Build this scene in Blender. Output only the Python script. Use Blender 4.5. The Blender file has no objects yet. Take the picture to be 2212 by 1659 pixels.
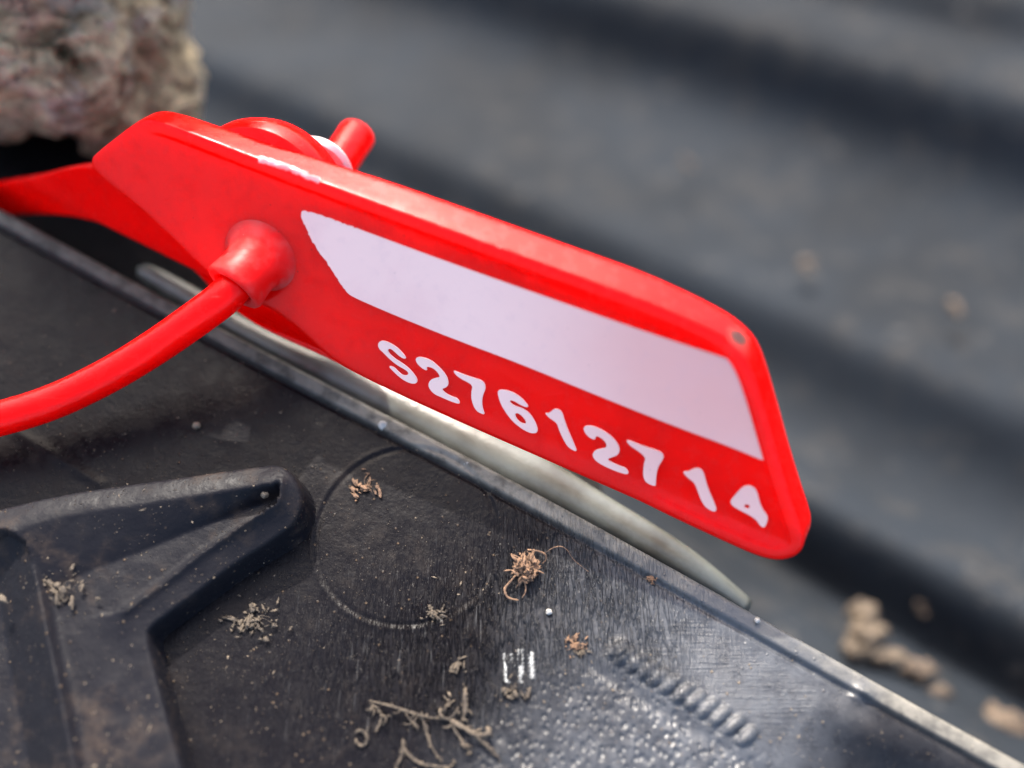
import bpy, bmesh, math, random
import numpy as np
from mathutils import Vector, noise as mnoise
from mathutils.geometry import tessellate_polygon
random.seed(7); RNG = np.random.default_rng(11)
SC = bpy.context.scene
MM = 0.001                       # everything below is laid out in millimetres

# ------------------------------------------------------------------ camera
PITCH = math.radians(65); DC = 64.0; HF = math.radians(50)
FPX = 1106/math.tan(HF/2)
CAM = np.array([0, -DC*math.cos(PITCH), DC*math.sin(PITCH)])
CR = np.array([1., 0, 0]); CU = np.array([0, math.sin(PITCH), math.cos(PITCH)]); CF = np.array([0, math.cos(PITCH), -math.sin(PITCH)])
cd = bpy.data.cameras.new('camera'); cam = bpy.data.objects.new('camera', cd); SC.collection.objects.link(cam)
cam.location = CAM*MM; cam.rotation_euler = (math.pi/2-PITCH, 0, 0)
cd.sensor_width = 36; cd.lens = 18/math.tan(HF/2); cd.clip_start = 0.002; cd.clip_end = 50
cd.dof.use_dof = True; cd.dof.focus_distance = 0.0597; cd.dof.aperture_fstop = cd.lens/2.9
SC.camera = cam
# ------------------------------------------------------------------ daylight
SUN_EL = math.radians(41.5); SUN_AZ = (-0.2, 0.98)
w = bpy.data.worlds.new('World'); SC.world = w; w.use_nodes = True
nt = w.node_tree; bg = nt.nodes['Background']; sky = nt.nodes.new('ShaderNodeTexSky')
sky.sky_type = 'NISHITA'; sky.sun_disc = False; sky.sun_elevation = SUN_EL
sky.sun_rotation = math.atan2(SUN_AZ[0], SUN_AZ[1]); sky.dust_density = 5.0; sky.air_density = 0.9; sky.ozone_density = 0.8
nt.links.new(sky.outputs[0], bg.inputs[0]); bg.inputs[1].default_value = 0.15
sd = bpy.data.lights.new('sun', 'SUN'); so = bpy.data.objects.new('sun', sd); SC.collection.objects.link(so)
sd.energy = 2.3; sd.angle = math.radians(0.6); sd.color = (1, 0.95, 0.87)
SUN = Vector((SUN_AZ[0]*math.cos(SUN_EL), SUN_AZ[1]*math.cos(SUN_EL), math.sin(SUN_EL)))
so.rotation_euler = SUN.to_track_quat('Z', 'Y').to_euler()
SC.view_settings.view_transform = 'Standard'; SC.view_settings.look = 'None'
SC.view_settings.exposure = 1.95; SC.view_settings.gamma = 1
SC.cycles.max_bounces = 10; SC.cycles.diffuse_bounces = 5; SC.cycles.use_denoising = True

# ------------------------------------------------------------------ geometry helpers
def ray(x, y): return CF + CR*(x-1106)/FPX - CU*(y-829.5)/FPX
def at_depth(x, y, d): return CAM + d*ray(x, y)
def on_plane(x, y, p0, n):
    r = ray(x, y); return CAM + r*(((p0-CAM)@n)/(r@n))
def on_z(x, y, z=0.0): return on_plane(x, y, np.array([0, 0, z]), np.array([0, 0, 1.]))
def zpoly(pts, z=0.0): return np.array([on_z(x, y, z)[:2] for x, y in pts])
def chaikin(p, n=2, closed=True):
    p = np.array(p, float)
    for _ in range(n):
        q = np.roll(p, -1, 0) if closed else p[1:]
        a = p if closed else p[:-1]
        m = np.empty((len(a)*2, p.shape[1])); m[0::2] = .75*a+.25*q; m[1::2] = .25*a+.75*q
        p = m if closed else np.vstack([p[:1], m, p[-1:]])
    return p
def resample(p, step, closed=True):
    p = np.array(p, float); q = np.vstack([p, p[:1]]) if closed else p
    L = np.r_[0, np.cumsum(np.linalg.norm(np.diff(q, axis=0), axis=1))]
    n = max(3, int(L[-1]/step)); s = np.linspace(0, L[-1], n, endpoint=not closed)
    return np.stack([np.interp(s, L, q[:, k]) for k in range(p.shape[1])], 1)
def seg_dist(X, Y, poly, closed=False):
    d = np.full(X.shape, 1e9); n = len(poly)
    for i in range(n if closed else n-1):
        a = poly[i]; b = poly[(i+1) % n]; ab = b-a; l2 = max(ab@ab, 1e-12)
        t = np.clip(((X-a[0])*ab[0]+(Y-a[1])*ab[1])/l2, 0, 1)
        d = np.minimum(d, np.hypot(X-a[0]-t*ab[0], Y-a[1]-t*ab[1]))
    return d
def inside(X, Y, poly):
    r = np.zeros(X.shape, bool); n = len(poly); j = n-1
    for i in range(n):
        xi, yi = poly[i]; xj, yj = poly[j]
        c = ((yi > Y) != (yj > Y)) & (X < (xj-xi)*(Y-yi)/((yj-yi) if abs(yj-yi) > 1e-9 else 1e-9)+xi)
        r ^= c; j = i
    return r
def sstep(a, b, x):
    t = np.clip((x-a)/(b-a), 0, 1); return t*t*(3-2*t)
_T = RNG.random((256, 256))
def vn(x, y):
    xi = np.floor(x).astype(int); yi = np.floor(y).astype(int); fx = x-xi; fy = y-yi
    fx = fx*fx*(3-2*fx); fy = fy*fy*(3-2*fy); g = lambda a, b: _T[a % 256, b % 256]
    return (g(xi, yi)*(1-fx)+g(xi+1, yi)*fx)*(1-fy)+(g(xi, yi+1)*(1-fx)+g(xi+1, yi+1)*fx)*fy
def fbm(x, y, o=4):
    s = 0; a = .5
    for k in range(o): s = s+a*vn(x*2**k+17*k, y*2**k+5*k); a *= .5
    return s
def mesh_np(name, V, F, mat, parent=None, smooth=True, attrs=None):
    """V in mm (world); becomes one mesh object whose origin is the parent's origin, or its own base."""
    V = np.asarray(V, float)
    org = np.array(parent['_o']) if parent is not None else np.array([V[:, 0].mean(), V[:, 1].mean(), V[:, 2].min()])
    me = bpy.data.meshes.new(name)
    me.from_pydata(((V-org)*MM).tolist(), [], [tuple(map(int, f)) for f in F]) if not isinstance(F, np.ndarray) else grid_mesh(me, (V-org)*MM, F)
    me.validate(); me.update()
    if smooth: me.polygons.foreach_set('use_smooth', [True]*len(me.polygons))
    for k, a in (attrs or {}).items():
        at = me.attributes.new(k, 'FLOAT', 'POINT'); at.data.foreach_set('value', np.asarray(a, float).ravel())
    me.materials.append(mat)
    o = bpy.data.objects.new(name, me); SC.collection.objects.link(o)
    if parent is not None: o.parent = parent
    else: o.location = org*MM
    return o
def grid_mesh(me, V, F):
    k = F.shape[1]
    me.vertices.add(len(V)); me.vertices.foreach_set('co', V.astype(np.float32).ravel())
    me.loops.add(F.size); me.loops.foreach_set('vertex_index', F.astype(np.int32).ravel())
    me.polygons.add(len(F)); me.polygons.foreach_set('loop_start', np.arange(0, F.size, k, dtype=np.int32))
def tag(o, label=None, cat=None, group=None, kind=None):
    for k, v in (('label', label), ('category', cat), ('group', group), ('kind', kind)):
        if v: o[k] = v
    return o
def root(name, loc, label, cat, group=None):
    o = bpy.data.objects.new(name, None); SC.collection.objects.link(o); o.location = np.array(loc)*MM
    o.empty_display_size = .002; o['_o'] = [float(v) for v in loc]; return tag(o, label, cat, group)
def quads(nr, nc, wrap=False):
    i = np.arange(nr-1)[:, None]; j = np.arange(nc if wrap else nc-1)[None, :]; j2 = (j+1) % nc
    return np.stack(np.broadcast_arrays(i*nc+j, i*nc+j2, (i+1)*nc+j2, (i+1)*nc+j), -1).reshape(-1, 4)
def tube(path, rad, seg=16, flat=1.0, nrm=None, rough=0.0):
    """capped tube along path (mm); returns V,F list"""
    P = np.array(path, float); n = len(P); rad = np.broadcast_to(np.array(rad, float), (n,))
    T = np.gradient(P, axis=0); T /= np.linalg.norm(T, axis=1)[:, None]+1e-12
    up = np.array(nrm if nrm is not None else (0, 0, 1.)); V = []
    for i in range(n):
        s = np.cross(T[i], up); s /= np.linalg.norm(s)+1e-9; u = np.cross(s, T[i])
        for k in range(seg):
            a = 2*math.pi*k/seg; r = rad[i]*(1+rough*(random.random()-.5))
            V.append(P[i]+s*math.cos(a)*r+u*math.sin(a)*r*flat)
    F = [tuple(q) for q in quads(n, seg, True)]
    V += [P[0]-T[0]*rad[0]*.25, P[-1]+T[-1]*rad[-1]*.25]
    for k in range(seg):
        F.append((n*seg, (k+1) % seg, k)); b = (n-1)*seg; F.append((n*seg+1, b+k, b+(k+1) % seg))
    return V, F
def join(parts):
    V = []; F = []
    for v, f in parts:
        b = len(V); V += list(v); F += [tuple(i+b for i in q) for q in f]
    return V, F

# ------------------------------------------------------------------ materials
def mat(name):
    m = bpy.data.materials.new(name); m.use_nodes = True; n = m.node_tree
    return m, n, n.nodes['Principled BSDF']
class NG:
    def __init__(s, n): s.n = n; s.tc = n.nodes.new('ShaderNodeTexCoord')
    def lk(s, a, b): s.n.links.new(a, b)
    def coord(s, scale=(1, 1, 1), rot=(0, 0, 0), loc=(0, 0, 0)):
        m = s.n.nodes.new('ShaderNodeMapping'); m.vector_type = 'POINT'; m.inputs['Scale'].default_value = [1000*v for v in scale]
        m.inputs['Rotation'].default_value = rot; m.inputs['Location'].default_value = loc
        s.lk(s.tc.outputs['Object'], m.inputs[0]); return m.outputs[0]
    def noise(s, scale, detail=4, rough=.55, co=None, dist=0):
        t = s.n.nodes.new('ShaderNodeTexNoise'); t.inputs['Scale'].default_value = scale; t.inputs['Detail'].default_value = detail
        t.inputs['Roughness'].default_value = rough; t.inputs['Distortion'].default_value = dist
        s.lk(co or s.coord(), t.inputs['Vector']); return t.outputs['Fac']
    def voro(s, scale, co=None, feat='F1', rnd=1):
        t = s.n.nodes.new('ShaderNodeTexVoronoi'); t.inputs['Scale'].default_value = scale; t.feature = feat; t.inputs['Randomness'].default_value = rnd
        s.lk(co or s.coord(), t.inputs['Vector']); return t.outputs['Distance']
    def ramp(s, v, a, b, ca=0., cb=1.):
        t = s.n.nodes.new('ShaderNodeMapRange'); t.interpolation_type = 'SMOOTHSTEP'
        for k, x in zip((1, 2, 3, 4), (a, b, ca, cb)): t.inputs[k].default_value = x
        s.lk(v, t.inputs[0]); return t.outputs[0]
    def math(s, op, a, b=0., c=None):
        t = s.n.nodes.new('ShaderNodeMath'); t.operation = op
        for k, x in enumerate((a, b)):
            if isinstance(x, (int, float)): t.inputs[k].default_value = x
            else: s.lk(x, t.inputs[k])
        return t.outputs[0]
    def mix(s, f, a, b):
        t = s.n.nodes.new('ShaderNodeMix'); t.data_type = 'RGBA'
        if isinstance(f, (int, float)): t.inputs[0].default_value = f
        else: s.lk(f, t.inputs[0])
        for k, x in ((6, a), (7, b)):
            if isinstance(x, tuple): t.inputs[k].default_value = (*x, 1)
            else: s.lk(x, t.inputs[k])
        return t.outputs[2]
    def bump(s, h, dist, strength=1., prev=None):
        t = s.n.nodes.new('ShaderNodeBump'); t.inputs['Distance'].default_value = dist*MM
        if isinstance(strength, (int, float)): t.inputs['Strength'].default_value = strength
        else: s.lk(strength, t.inputs['Strength'])
        s.lk(h, t.inputs['Height'])
        if prev is not None: s.lk(prev, t.inputs['Normal'])
        return t.outputs[0]
    def attr(s, name):
        t = s.n.nodes.new('ShaderNodeAttribute'); t.attribute_name = name; return t.outputs['Fac']

def black_plastic(name, base=(.0052, .0046, .0056), dirt_amt=1.0, use_attr=False, rough=.42, dcol=(.020, .0155, .0135)):
    m, n, b = mat(name); g = NG(n); b.inputs['Specular IOR Level'].default_value = .09
    big = g.noise(.16, 5, .6); mid = g.noise(.9, 5, .65); fine = g.noise(4., 4, .6)
    dirt = g.ramp(g.math('ADD', g.math('MULTIPLY', big, .5), g.math('MULTIPLY', mid, .5)), .50, .68)
    sp = g.math('MULTIPLY', g.ramp(g.voro(1.7), .17, .05), g.ramp(g.noise(.5, 3), .47, .60))
    sp2 = g.math('MULTIPLY', g.ramp(g.voro(4.2), .22, .06), g.ramp(g.noise(1.1, 3, .6, g.coord(loc=(9, 4, 2))), .48, .60))
    col = g.mix(g.math('MULTIPLY', dirt, .55*dirt_amt), base, tuple(dcol))
    col = g.mix(g.math('MULTIPLY', g.ramp(fine, .45, .75), .35), col, (.0095, .0098, .012))
    col = g.mix(g.math('MULTIPLY', sp, .6*dirt_amt), col, (.12, .085, .055))
    col = g.mix(g.math('MULTIPLY', sp2, .55*dirt_amt), col, (.11, .09, .07))
    nrm = g.bump(fine, .04, .6); nrm = g.bump(mid, .10, .35, nrm)
    nrm = g.bump(g.math('ADD', sp, sp2), .06, .8*dirt_amt, nrm)
    r = g.ramp(mid, .3, .7, rough-.10, rough+.12)
    if use_attr:
        wr = g.attr('wrinkle'); scr = g.attr('scratch'); rim = g.attr('rim'); brush = g.attr('brushed')
        col = g.mix(g.math('MULTIPLY', rim, .80), col, g.mix(g.ramp(mid, .35, .7), (.24, .225, .19), (.09, .085, .072)))
        # leathery wrinkles, long fine scratches and brushed streaks, each where its mask says
        nrm = g.bump(g.ramp(g.voro(3.1, g.coord((1, .8, 1), (0, 0, .5)), 'SMOOTH_F1'), 0, .5), .09, wr, nrm)
        st = g.noise(1., 3, .6, g.coord((5.5, .75, 1), (0, 0, .28)))
        nrm = g.bump(g.ramp(st, .42, .62), .12, scr, nrm)
        st2 = g.noise(1., 3, .7, g.coord((.5, 9, 1), (0, 0, .62)))
        nrm = g.bump(st2, .05, brush, nrm)
        sc = g.math('MULTIPLY', g.ramp(g.noise(1., 2, .5, g.coord((9, .55, 1), (0, 0, .28), (3, 3, 0))), .66, .72), scr)
        col = g.mix(g.math('MULTIPLY', sc, .3), col, (.12, .12, .12))
        ws = g.attr('white_mark')
        col = g.mix(g.math('MULTIPLY', ws, g.ramp(g.noise(1., 3, .6, g.coord((3.5, 1.3, 1), (0, 0, .1))), .40, .56)), col, (.55, .56, .54))
        painted_sheen = g.math('MULTIPLY', g.attr('painted_sheen'), g.ramp(mid, .25, .7, .55, 1.))  # lower-right sheen painted in as paler colour and stronger specular
        col = g.mix(painted_sheen, col, (.058, .063, .071)); r = g.math('ADD', r, g.math('MULTIPLY', painted_sheen, .02)); n.links.new(g.math('ADD', .09, g.math('MULTIPLY', painted_sheen, .40)), b.inputs['Specular IOR Level'])
    n.links.new(col, b.inputs['Base Color']); n.links.new(r, b.inputs['Roughness']); n.links.new(nrm, b.inputs['Normal'])
    return m
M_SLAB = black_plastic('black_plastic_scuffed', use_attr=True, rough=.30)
M_RIB = black_plastic('black_plastic_dirty', (.009, .009, .0115), 1.2, dcol=(.045, .033, .026))
M_SHADE_FILL = black_plastic('black_shade_fill', (.005, .005, .005), .6)

def floor_mat():
    m, n, b = mat('dark_grey_ribbed_plastic'); g = NG(n)
    a = g.noise(.05, 4, .55); c = g.noise(.25, 4, .6)
    col = g.mix(g.ramp(a, .35, .65), (.0165, .0205, .026), (.0135, .016, .0195))
    col = g.mix(g.math('MULTIPLY', g.ramp(c, .5, .72), .5), col, (.036, .035, .034))
    col = g.mix(g.math('MULTIPLY', g.ramp(g.noise(.35, 4, .7, g.coord(loc=(5, 1, 0))), .60, .72), .6), col, (.075, .073, .07))
    n.links.new(col, b.inputs['Base Color']); b.inputs['Roughness'].default_value = .75; b.inputs['Specular IOR Level'].default_value = .05
    n.links.new(g.bump(c, .5, .3), b.inputs['Normal']); return m
M_FLOOR = floor_mat()

def red_mat(name, dust=False, smudge=None, sss=.0020):
    m, n, b = mat(name); g = NG(n)
    base = (.93, .0012, .0006)
    f = g.noise(1.1, 4, .6); col = g.mix(g.math('MULTIPLY', g.ramp(f, .4, .8), .25), base, (.72, .0012, .0012)); col = g.mix(g.math('MULTIPLY', g.ramp(g.noise(.14, 5, .6, g.coord(loc=(6, 2, 2))),   .42, .66), .22), col, (.42, .001, .002))
    if dust:
        d = g.math('MULTIPLY', g.ramp(g.noise(.45, 5, .65), .38, .66), .27)
        col = g.mix(d, col, (.62, .22, .20))
        col = g.mix(g.math('MULTIPLY', g.ramp(g.voro(1.6), .07, .03), .6), col, (.65, .4, .33))
    if smudge is not None:
        v = n.nodes.new('ShaderNodeVectorMath'); v.operation = 'DISTANCE'
        n.links.new(g.tc.outputs['Object'], v.inputs[0]); v.inputs[1].default_value = smudge
        dd = g.math('ADD', v.outputs['Value'], g.math('MULTIPLY', g.noise(1.5, 3), .0008))
        col = g.mix(g.ramp(dd, .0014, .0007), col, (.07, .03, .025))
    n.links.new(col, b.inputs['Base Color'])
    b.inputs['Subsurface Weight'].default_value = 1.0
    b.inputs['Subsurface Radius'].default_value = (1.0, .012, .008); b.inputs['Subsurface Scale'].default_value = sss
    n.links.new(g.ramp(f, .3, .7, (.17 if not dust else .34), (.32 if not dust else .5)), b.inputs['Roughness'])
    b.inputs['IOR'].default_value = 1.5; b.inputs['Specular IOR Level'].default_value = .18
    sc_ = g.ramp(g.noise(1., 2, .5, g.coord((.25, 6, 2), (0, .3, .5))), .64, .70)
    col = g.mix(g.math('MULTIPLY', g.math('MULTIPLY', g.ramp(g.voro(1.1, g.coord(loc=(2, 7, 1))), .07, .03), g.ramp(g.noise(.4, 3), .5, .6)), .7), col, (.25, .03, .02)); n.links.new(col, b.inputs['Base Color'])
    n.links.new(g.bump(g.noise(.5, 3), .10, .25, g.bump(sc_, .012, .6, g.bump(g.noise(5., 3), .012, .6))), b.inputs['Normal'])
    return m
M_RED = red_mat('translucent_red_plastic'); M_REDD = red_mat('dusty_red_plastic', True)

def simple(name, ca, cb, scale, rough=.6, bump=.1, sss=0, spec=None):
    m, n, b = mat(name); g = NG(n); f = g.noise(scale, 5, .6)
    n.links.new(g.mix(g.ramp(f, .35, .68), ca, cb), b.inputs['Base Color']); b.inputs['Roughness'].default_value = rough
    n.links.new(g.bump(f, bump, .8), b.inputs['Normal'])
    if sss:
        b.inputs['Subsurface Weight'].default_value = sss; b.inputs['Subsurface Radius'].default_value = (1, .6, .6); b.inputs['Subsurface Scale'].default_value = .0006
    return m
M_PRINT = simple('white_print', (.93, .63, .57), (.9, .6, .55), .5, .5, .01, .5)
def print_mat():
    m, n, b = mat('white_print'); g = NG(n)
    t = g.math('ADD', g.noise(.16, 4, .6, g.coord(loc=(2, 2, 7))), 0.)
    v = n.nodes.new('ShaderNodeVectorMath'); v.operation = 'DISTANCE'; n.links.new(g.tc.outputs['Object'], v.inputs[0])
    v.inputs[1].default_value = tuple((tp(1600, 790)-np.array(seal['_o']))*MM)
    near = g.ramp(g.math('ADD', v.outputs['Value'], g.math('MULTIPLY', t, .004)), .0165, .003)       # print turns darker pink towards its upper right corner
    col = g.mix(g.math('MULTIPLY', near, .62), (.93, .63, .57), (.70, .27, .24))
    col = g.mix(g.math('MULTIPLY', g.ramp(t, .48, .66), .22), col, (.78, .44, .43))
    f = g.noise(1.3, 5, .65); col = g.mix(g.math('MULTIPLY', g.ramp(f, .5, .75), .16), col, (.62, .40, .42))
    col = g.mix(g.math('MULTIPLY', g.ramp(g.voro(1.3, g.coord(loc=(3, 1, 4))), .06, .03), .5), col, (.35, .15, .12))
    n.links.new(col, b.inputs['Base Color']); b.inputs['Roughness'].default_value = .5
    b.inputs['Specular IOR Level'].default_value = .3
    n.links.new(g.bump(f, .02, .7), b.inputs['Normal']); return m
M_RAIL = simple('pale_grey_green_plastic', (.115, .122, .108), (.06, .058, .048), .22, .26, .16, .2)
M_WHITE = simple('white_insert_plastic', (.8, .8, .78), (.7, .7, .68), .8, .35, .02, .3)
M_CLEAR = simple('torn_pale_film', (.85, .55, .52), (.75, .3, .28), 1.2, .2, .2, .4)
M_RUST = simple('rusty_brown_root', (.22, .125, .07), (.11, .065, .04), 3., .8, .1)
M_STRAW = simple('pale_dry_root', (.095, .073, .05), (.04, .031, .023), 2.5, .8, .1)
M_GRAIN = simple('sandy_grain', (.20, .155, .105), (.09, .07, .05), .35, .7, .05)
M_GLINT = simple('pale_grit', (.42, .40, .36), (.3, .28, .25), 2, .3, .02)

def clod_mat():
    m, n, b = mat('dry_earth'); g = NG(n)
    a = g.noise(.42, 6, .65, None, .6); c = g.noise(.20, 5, .6, g.coord(loc=(4, 2, 8)), .4); f = g.noise(1.4, 5, .7, None, .8)
    col = g.mix(g.ramp(a, .38, .62), (.24, .165, .085), (.66, .51, .29))
    col = g.mix(g.math('MULTIPLY', g.ramp(c, .56, .66), .5), col, (.46, .24, .18))
    col = g.mix(g.math('MULTIPLY', g.ramp(g.noise(.3, 4, .6, g.coord(loc=(1, 9, 3))), .52, .65), .7), col, (.44, .39, .31))
    col = g.mix(g.math('MULTIPLY', g.ramp(f, .48, .36), .8), col, (.08, .055, .04))
    n.links.new(col, b.inputs['Base Color']); b.inputs['Roughness'].default_value = .75
    n.links.new(g.bump(f, .5, .9, g.bump(a, .9, .7)), b.inputs['Normal']); return m
M_CLOD = clod_mat()

# ------------------------------------------------------------------ background: deep ribbed dark grey surface
VP = np.array([-1947., -907.])
def floor_depth(x, y):
    c = (1/80-1/115)/1500; bb = (1/115+c*(VP[1]-0)*1)/(2212-VP[0])  # zero at the vanishing point
    return 1/(1/115+bb*(x-2212)+c*y)
pA = at_depth(2212, 0, floor_depth(2212, 0)); pB = at_depth(2212, 1500, floor_depth(2212, 1500)); pC = at_depth(1200, 600, floor_depth(1200, 600))
FN = np.cross(pB-pA, pC-pA); FN /= np.linalg.norm(FN)
if FN[2] < 0: FN = -FN
FD = ray(*VP); FD /= np.linalg.norm(FD)                 # ribs run this way
FS = np.cross(FN, FD); FS /= np.linalg.norm(FS)
s0 = lambda y: (on_plane(2212, y, pA, FN)-pA)@FS
KN = [(-1500, 0), (-300, 0), (-255, -4), (-190, -4), (-150, 0), (22, 0), (42, -3), (72, -3.5), (100, -1.5), (150, -.5), (235, 0), (265, -4), (310, -7.5), (380, -9), (470, -8.8), (580, -7.4), (700, -4), (800, -1.8), (880, -.2), (905, 0), (940, -2.5), (1000, -4.8), (1100, -6), (1190, -5.4), (1235, -2.5), (1270, -.6), (1330, 0), (1375, -.3), (1410, -6), (1470, -9), (1540, -8.5), (1580, -2), (1640, 0), (1800, 0), (1900, -6), (2100, -6), (2500, 0)]
ks = np.array([s0(y) for y, _ in KN]); kh = .85*np.array([h for _, h in KN])
o_ = np.argsort(ks); ks = ks[o_]; kh = kh[o_]
S = np.arange(ks[0], ks[-1], .45); H = np.interp(S, ks, kh)
ker = np.hanning(19); ker /= ker.sum(); H = np.convolve(np.pad(H, 9, 'edge'), ker, 'valid')
A = np.arange(-60, 420, 2.5)
SS, AA = np.meshgrid(S, A); HH = np.broadcast_to(H, SS.shape)+.9*(fbm(SS*.05, AA*.02)-.5)
V = pA+SS[..., None]*FS+AA[..., None]*FD+HH[..., None]*FN
o = mesh_np('ground', V.reshape(-1, 3), quads(*SS.shape), M_FLOOR); tag(o, kind='structure')
o['label'] = 'dark grey ribbed plastic surface far below, out of focus'
def on_floor(x, y, lift=0): return on_plane(x, y, pA, FN)+FN*lift

# ------------------------------------------------------------------ slab: scuffed black plastic panel
E0 = on_z(0, 451)[:2]; E1 = on_z(2212, 1652)[:2]; ED = (E1-E0)/np.linalg.norm(E1-E0); EP = np.array([ED[1], -ED[0]])
if EP[1] > 0: EP = -EP
L_ = np.linalg.norm(E1-E0)
def slab_h(X, Y, e, p):
    z = np.zeros(X.shape)
    z += .22*(1-sstep(.85, 1.1, p)) - .10*np.exp(-((p-1.15)/.12)**2)              # lip and the groove behind it
    z += .05*(fbm(X*.5, Y*.5)-.5)+.10*(fbm(X*.12+3, Y*.12)-.5)
    z += .05*(1-sstep(.3, 1.2, p))*(fbm(e*1.5, p*2)-.5)
    c = on_z(880, 1155)[:2]; d = np.hypot(X-c[0], Y-c[1]); wob = .06*np.sin(3*np.arctan2(Y-c[1], X-c[0]))
    z += -.07*np.exp(-((d-5.0+wob)/.09)**2)+.03*np.exp(-((d-5.25+wob)/.10)**2)-.03*(d < 5)
    for (x, y) in BEADS:
        c = on_z(x, y)[:2]; a = (X-c[0])*BD[0]+(Y-c[1])*BD[1]; b = -(X-c[0])*BD[1]+(Y-c[1])*BD[0]
        a = a-.30*b; q = 1-(a/.38)**2-(b/.68)**2; z += .30*np.sqrt(np.clip(q, 0, 1))
    # shallow channel flanking the bead row, soft ridge from the lower right, long crease at the left
    z -= .12*np.exp(-(seg_dist(X, Y, zpoly([(1280, 1440), (1600, 1640), (1750, 1720)]))/.35)**2)
    cr = seg_dist(X, Y, zpoly([(40, 935), (120, 985), (215, 1045)])); z += .07*np.exp(-(cr/.30)**2)
    c = on_z(1890, 1530)[:2]; d = np.hypot((X-c[0]), (Y-c[1])*1.2); z += .45*np.exp(-(d/2.6)**2)*sstep(1.2, 3, p)
    c = on_z(2020, 1690)[:2]; d = np.hypot((X-c[0])/1.6, (Y-c[1])); z -= 1.5*np.exp(-(d/3.4)**2)*sstep(1.3, 4.5, p)
    c = on_z(1858, 1500)[:2]; d = np.hypot((X-c[0]), (Y-c[1])*1.3); z += .35*np.exp(-(d/.45)**2)
    z += .065*np.clip(WR(X, Y), 0, 1)*(vn(X*2.6, Y*2.6+X*.6)-.5)
    r = .35; z -= np.where(p < r, r-np.sqrt(np.clip(r*r-(r-p)**2, 0, None)), 0)
    return z
BEADS = [(1334, 1402), (1350, 1417), (1375, 1431), (1399, 1447), (1422, 1462), (1447, 1478), (1474, 1498), (1501, 1514), (1527, 1530), (1555, 1547), (1585, 1566), (1614, 1590)]
_a = on_z(1350, 1417)[:2]; _b = on_z(1585, 1566)[:2]; BD = (_b-_a)/np.linalg.norm(_b-_a)
def WR(X, Y):
    poly = zpoly([(1150, 1480), (1330, 1430), (1600, 1600), (1760, 1760), (1000, 1760), (1020, 1600)])
    return sstep(1.6, -1.6, np.where(inside(X, Y, poly), -1, 1)*seg_dist(X, Y, poly, True))
e = np.concatenate([np.arange(-28, -1, .5), np.arange(-1, L_+2, .115), np.arange(L_+2, L_+24, .5)])
p = np.concatenate([np.arange(0, 1.5, .07), np.arange(1.5, 34, .115), np.arange(34, 58, .6)])
PP, EE = np.meshgrid(p, e)
bul = -.36*np.exp(-((EE-.6*L_)/(.26*L_))**2)*np.exp(-PP/7)
X = E0[0]+EE*ED[0]+(PP+bul)*EP[0]; Y = E0[1]+EE*ED[1]+(PP+bul)*EP[1]
Z = slab_h(X, Y, EE, PP)
Vt = np.stack([X, Y, Z], -1)
# the outer side drops from the lip, and the sheet is closed underneath
TH = 2.6
side = [Vt[:, :1].copy() for _ in range(4)]
for k, (dz, dp) in enumerate(((-.35, -.0), (-1.2, .0), (-TH+.2, .0), (-TH, .25))):
    side[k][..., 2] = dz-.1; side[k][..., 0] += EP[0]*dp; side[k][..., 1] += EP[1]*dp
bot = Vt[:, -1:].copy(); bot[..., 2] = -TH-.1
Vt = np.concatenate([bot]+side[::-1]+[Vt, bot+np.array([0, 0, .001])], 1)
pad = lambda a, l=0., r=0.: np.concatenate([np.full((a.shape[0], 5), l), a, np.full((a.shape[0], 1), r)], 1)
def blob(x, y, r, asp=1.): c = on_z(x, y)[:2]; return np.exp(-((np.hypot(X-c[0], (Y-c[1])*asp))/r)**2)
scr = np.clip(blob(1180, 1420, 5.5)+blob(1330, 1370, 4)+.7*blob(950, 1420, 5)+.4*blob(700, 1500, 5)+.5*blob(1200, 1180, 3), 0, 1)*(1-WR(X, Y)*.7)
bz = zpoly([(1340, 1400), (1480, 1330), (1760, 1480), (1780, 1640), (1640, 1600)]); brush = sstep(.6, -.6, np.where(inside(X, Y, bz), -1, 1)*seg_dist(X, Y, bz, True)); brush = np.maximum(brush, 1-sstep(.5, 1.1, seg_dist(X, Y, zpoly([BEADS[0], BEADS[5], BEADS[-1]]))))
wm = np.zeros(X.shape)
for pts, wd in (([(1092, 1432), (1096, 1470)], .14), ([(1090, 1405), (1093, 1425)], .10), ([(1124, 1402), (1127, 1470)], .12), ([(1147, 1412), (1150, 1462)], .13), ([(1105, 1410), (1107, 1440)], .06)):
    wm = np.maximum(wm, sstep(wd, wd*.5, seg_dist(X, Y, zpoly(pts))))
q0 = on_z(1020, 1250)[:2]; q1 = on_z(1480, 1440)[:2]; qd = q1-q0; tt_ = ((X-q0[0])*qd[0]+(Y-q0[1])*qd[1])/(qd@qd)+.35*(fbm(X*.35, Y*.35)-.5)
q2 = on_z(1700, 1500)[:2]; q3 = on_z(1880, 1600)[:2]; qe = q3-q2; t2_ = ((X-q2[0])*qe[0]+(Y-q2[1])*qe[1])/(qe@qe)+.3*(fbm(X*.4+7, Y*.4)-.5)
painted_sheen = sstep(0, 1.1, tt_)*(1-.8*sstep(-.1, 1.1, t2_)); cb = on_z(1840, 1480)[:2]; painted_sheen = np.maximum(painted_sheen, .9*np.exp(-(np.hypot(X-cb[0], (Y-cb[1])*1.3)/1.8)**2))  # painted sheen grows to the lower right, fades at the far right
rim = (1-sstep(.75, 1.15, PP))*(.55+.45*sstep(15, 35, EE))
slab = root('crate_lid', (*E0, -TH-.1), 'scuffed black plastic lid with a raised rib and dust, under the red tag', 'crate lid')
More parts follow.
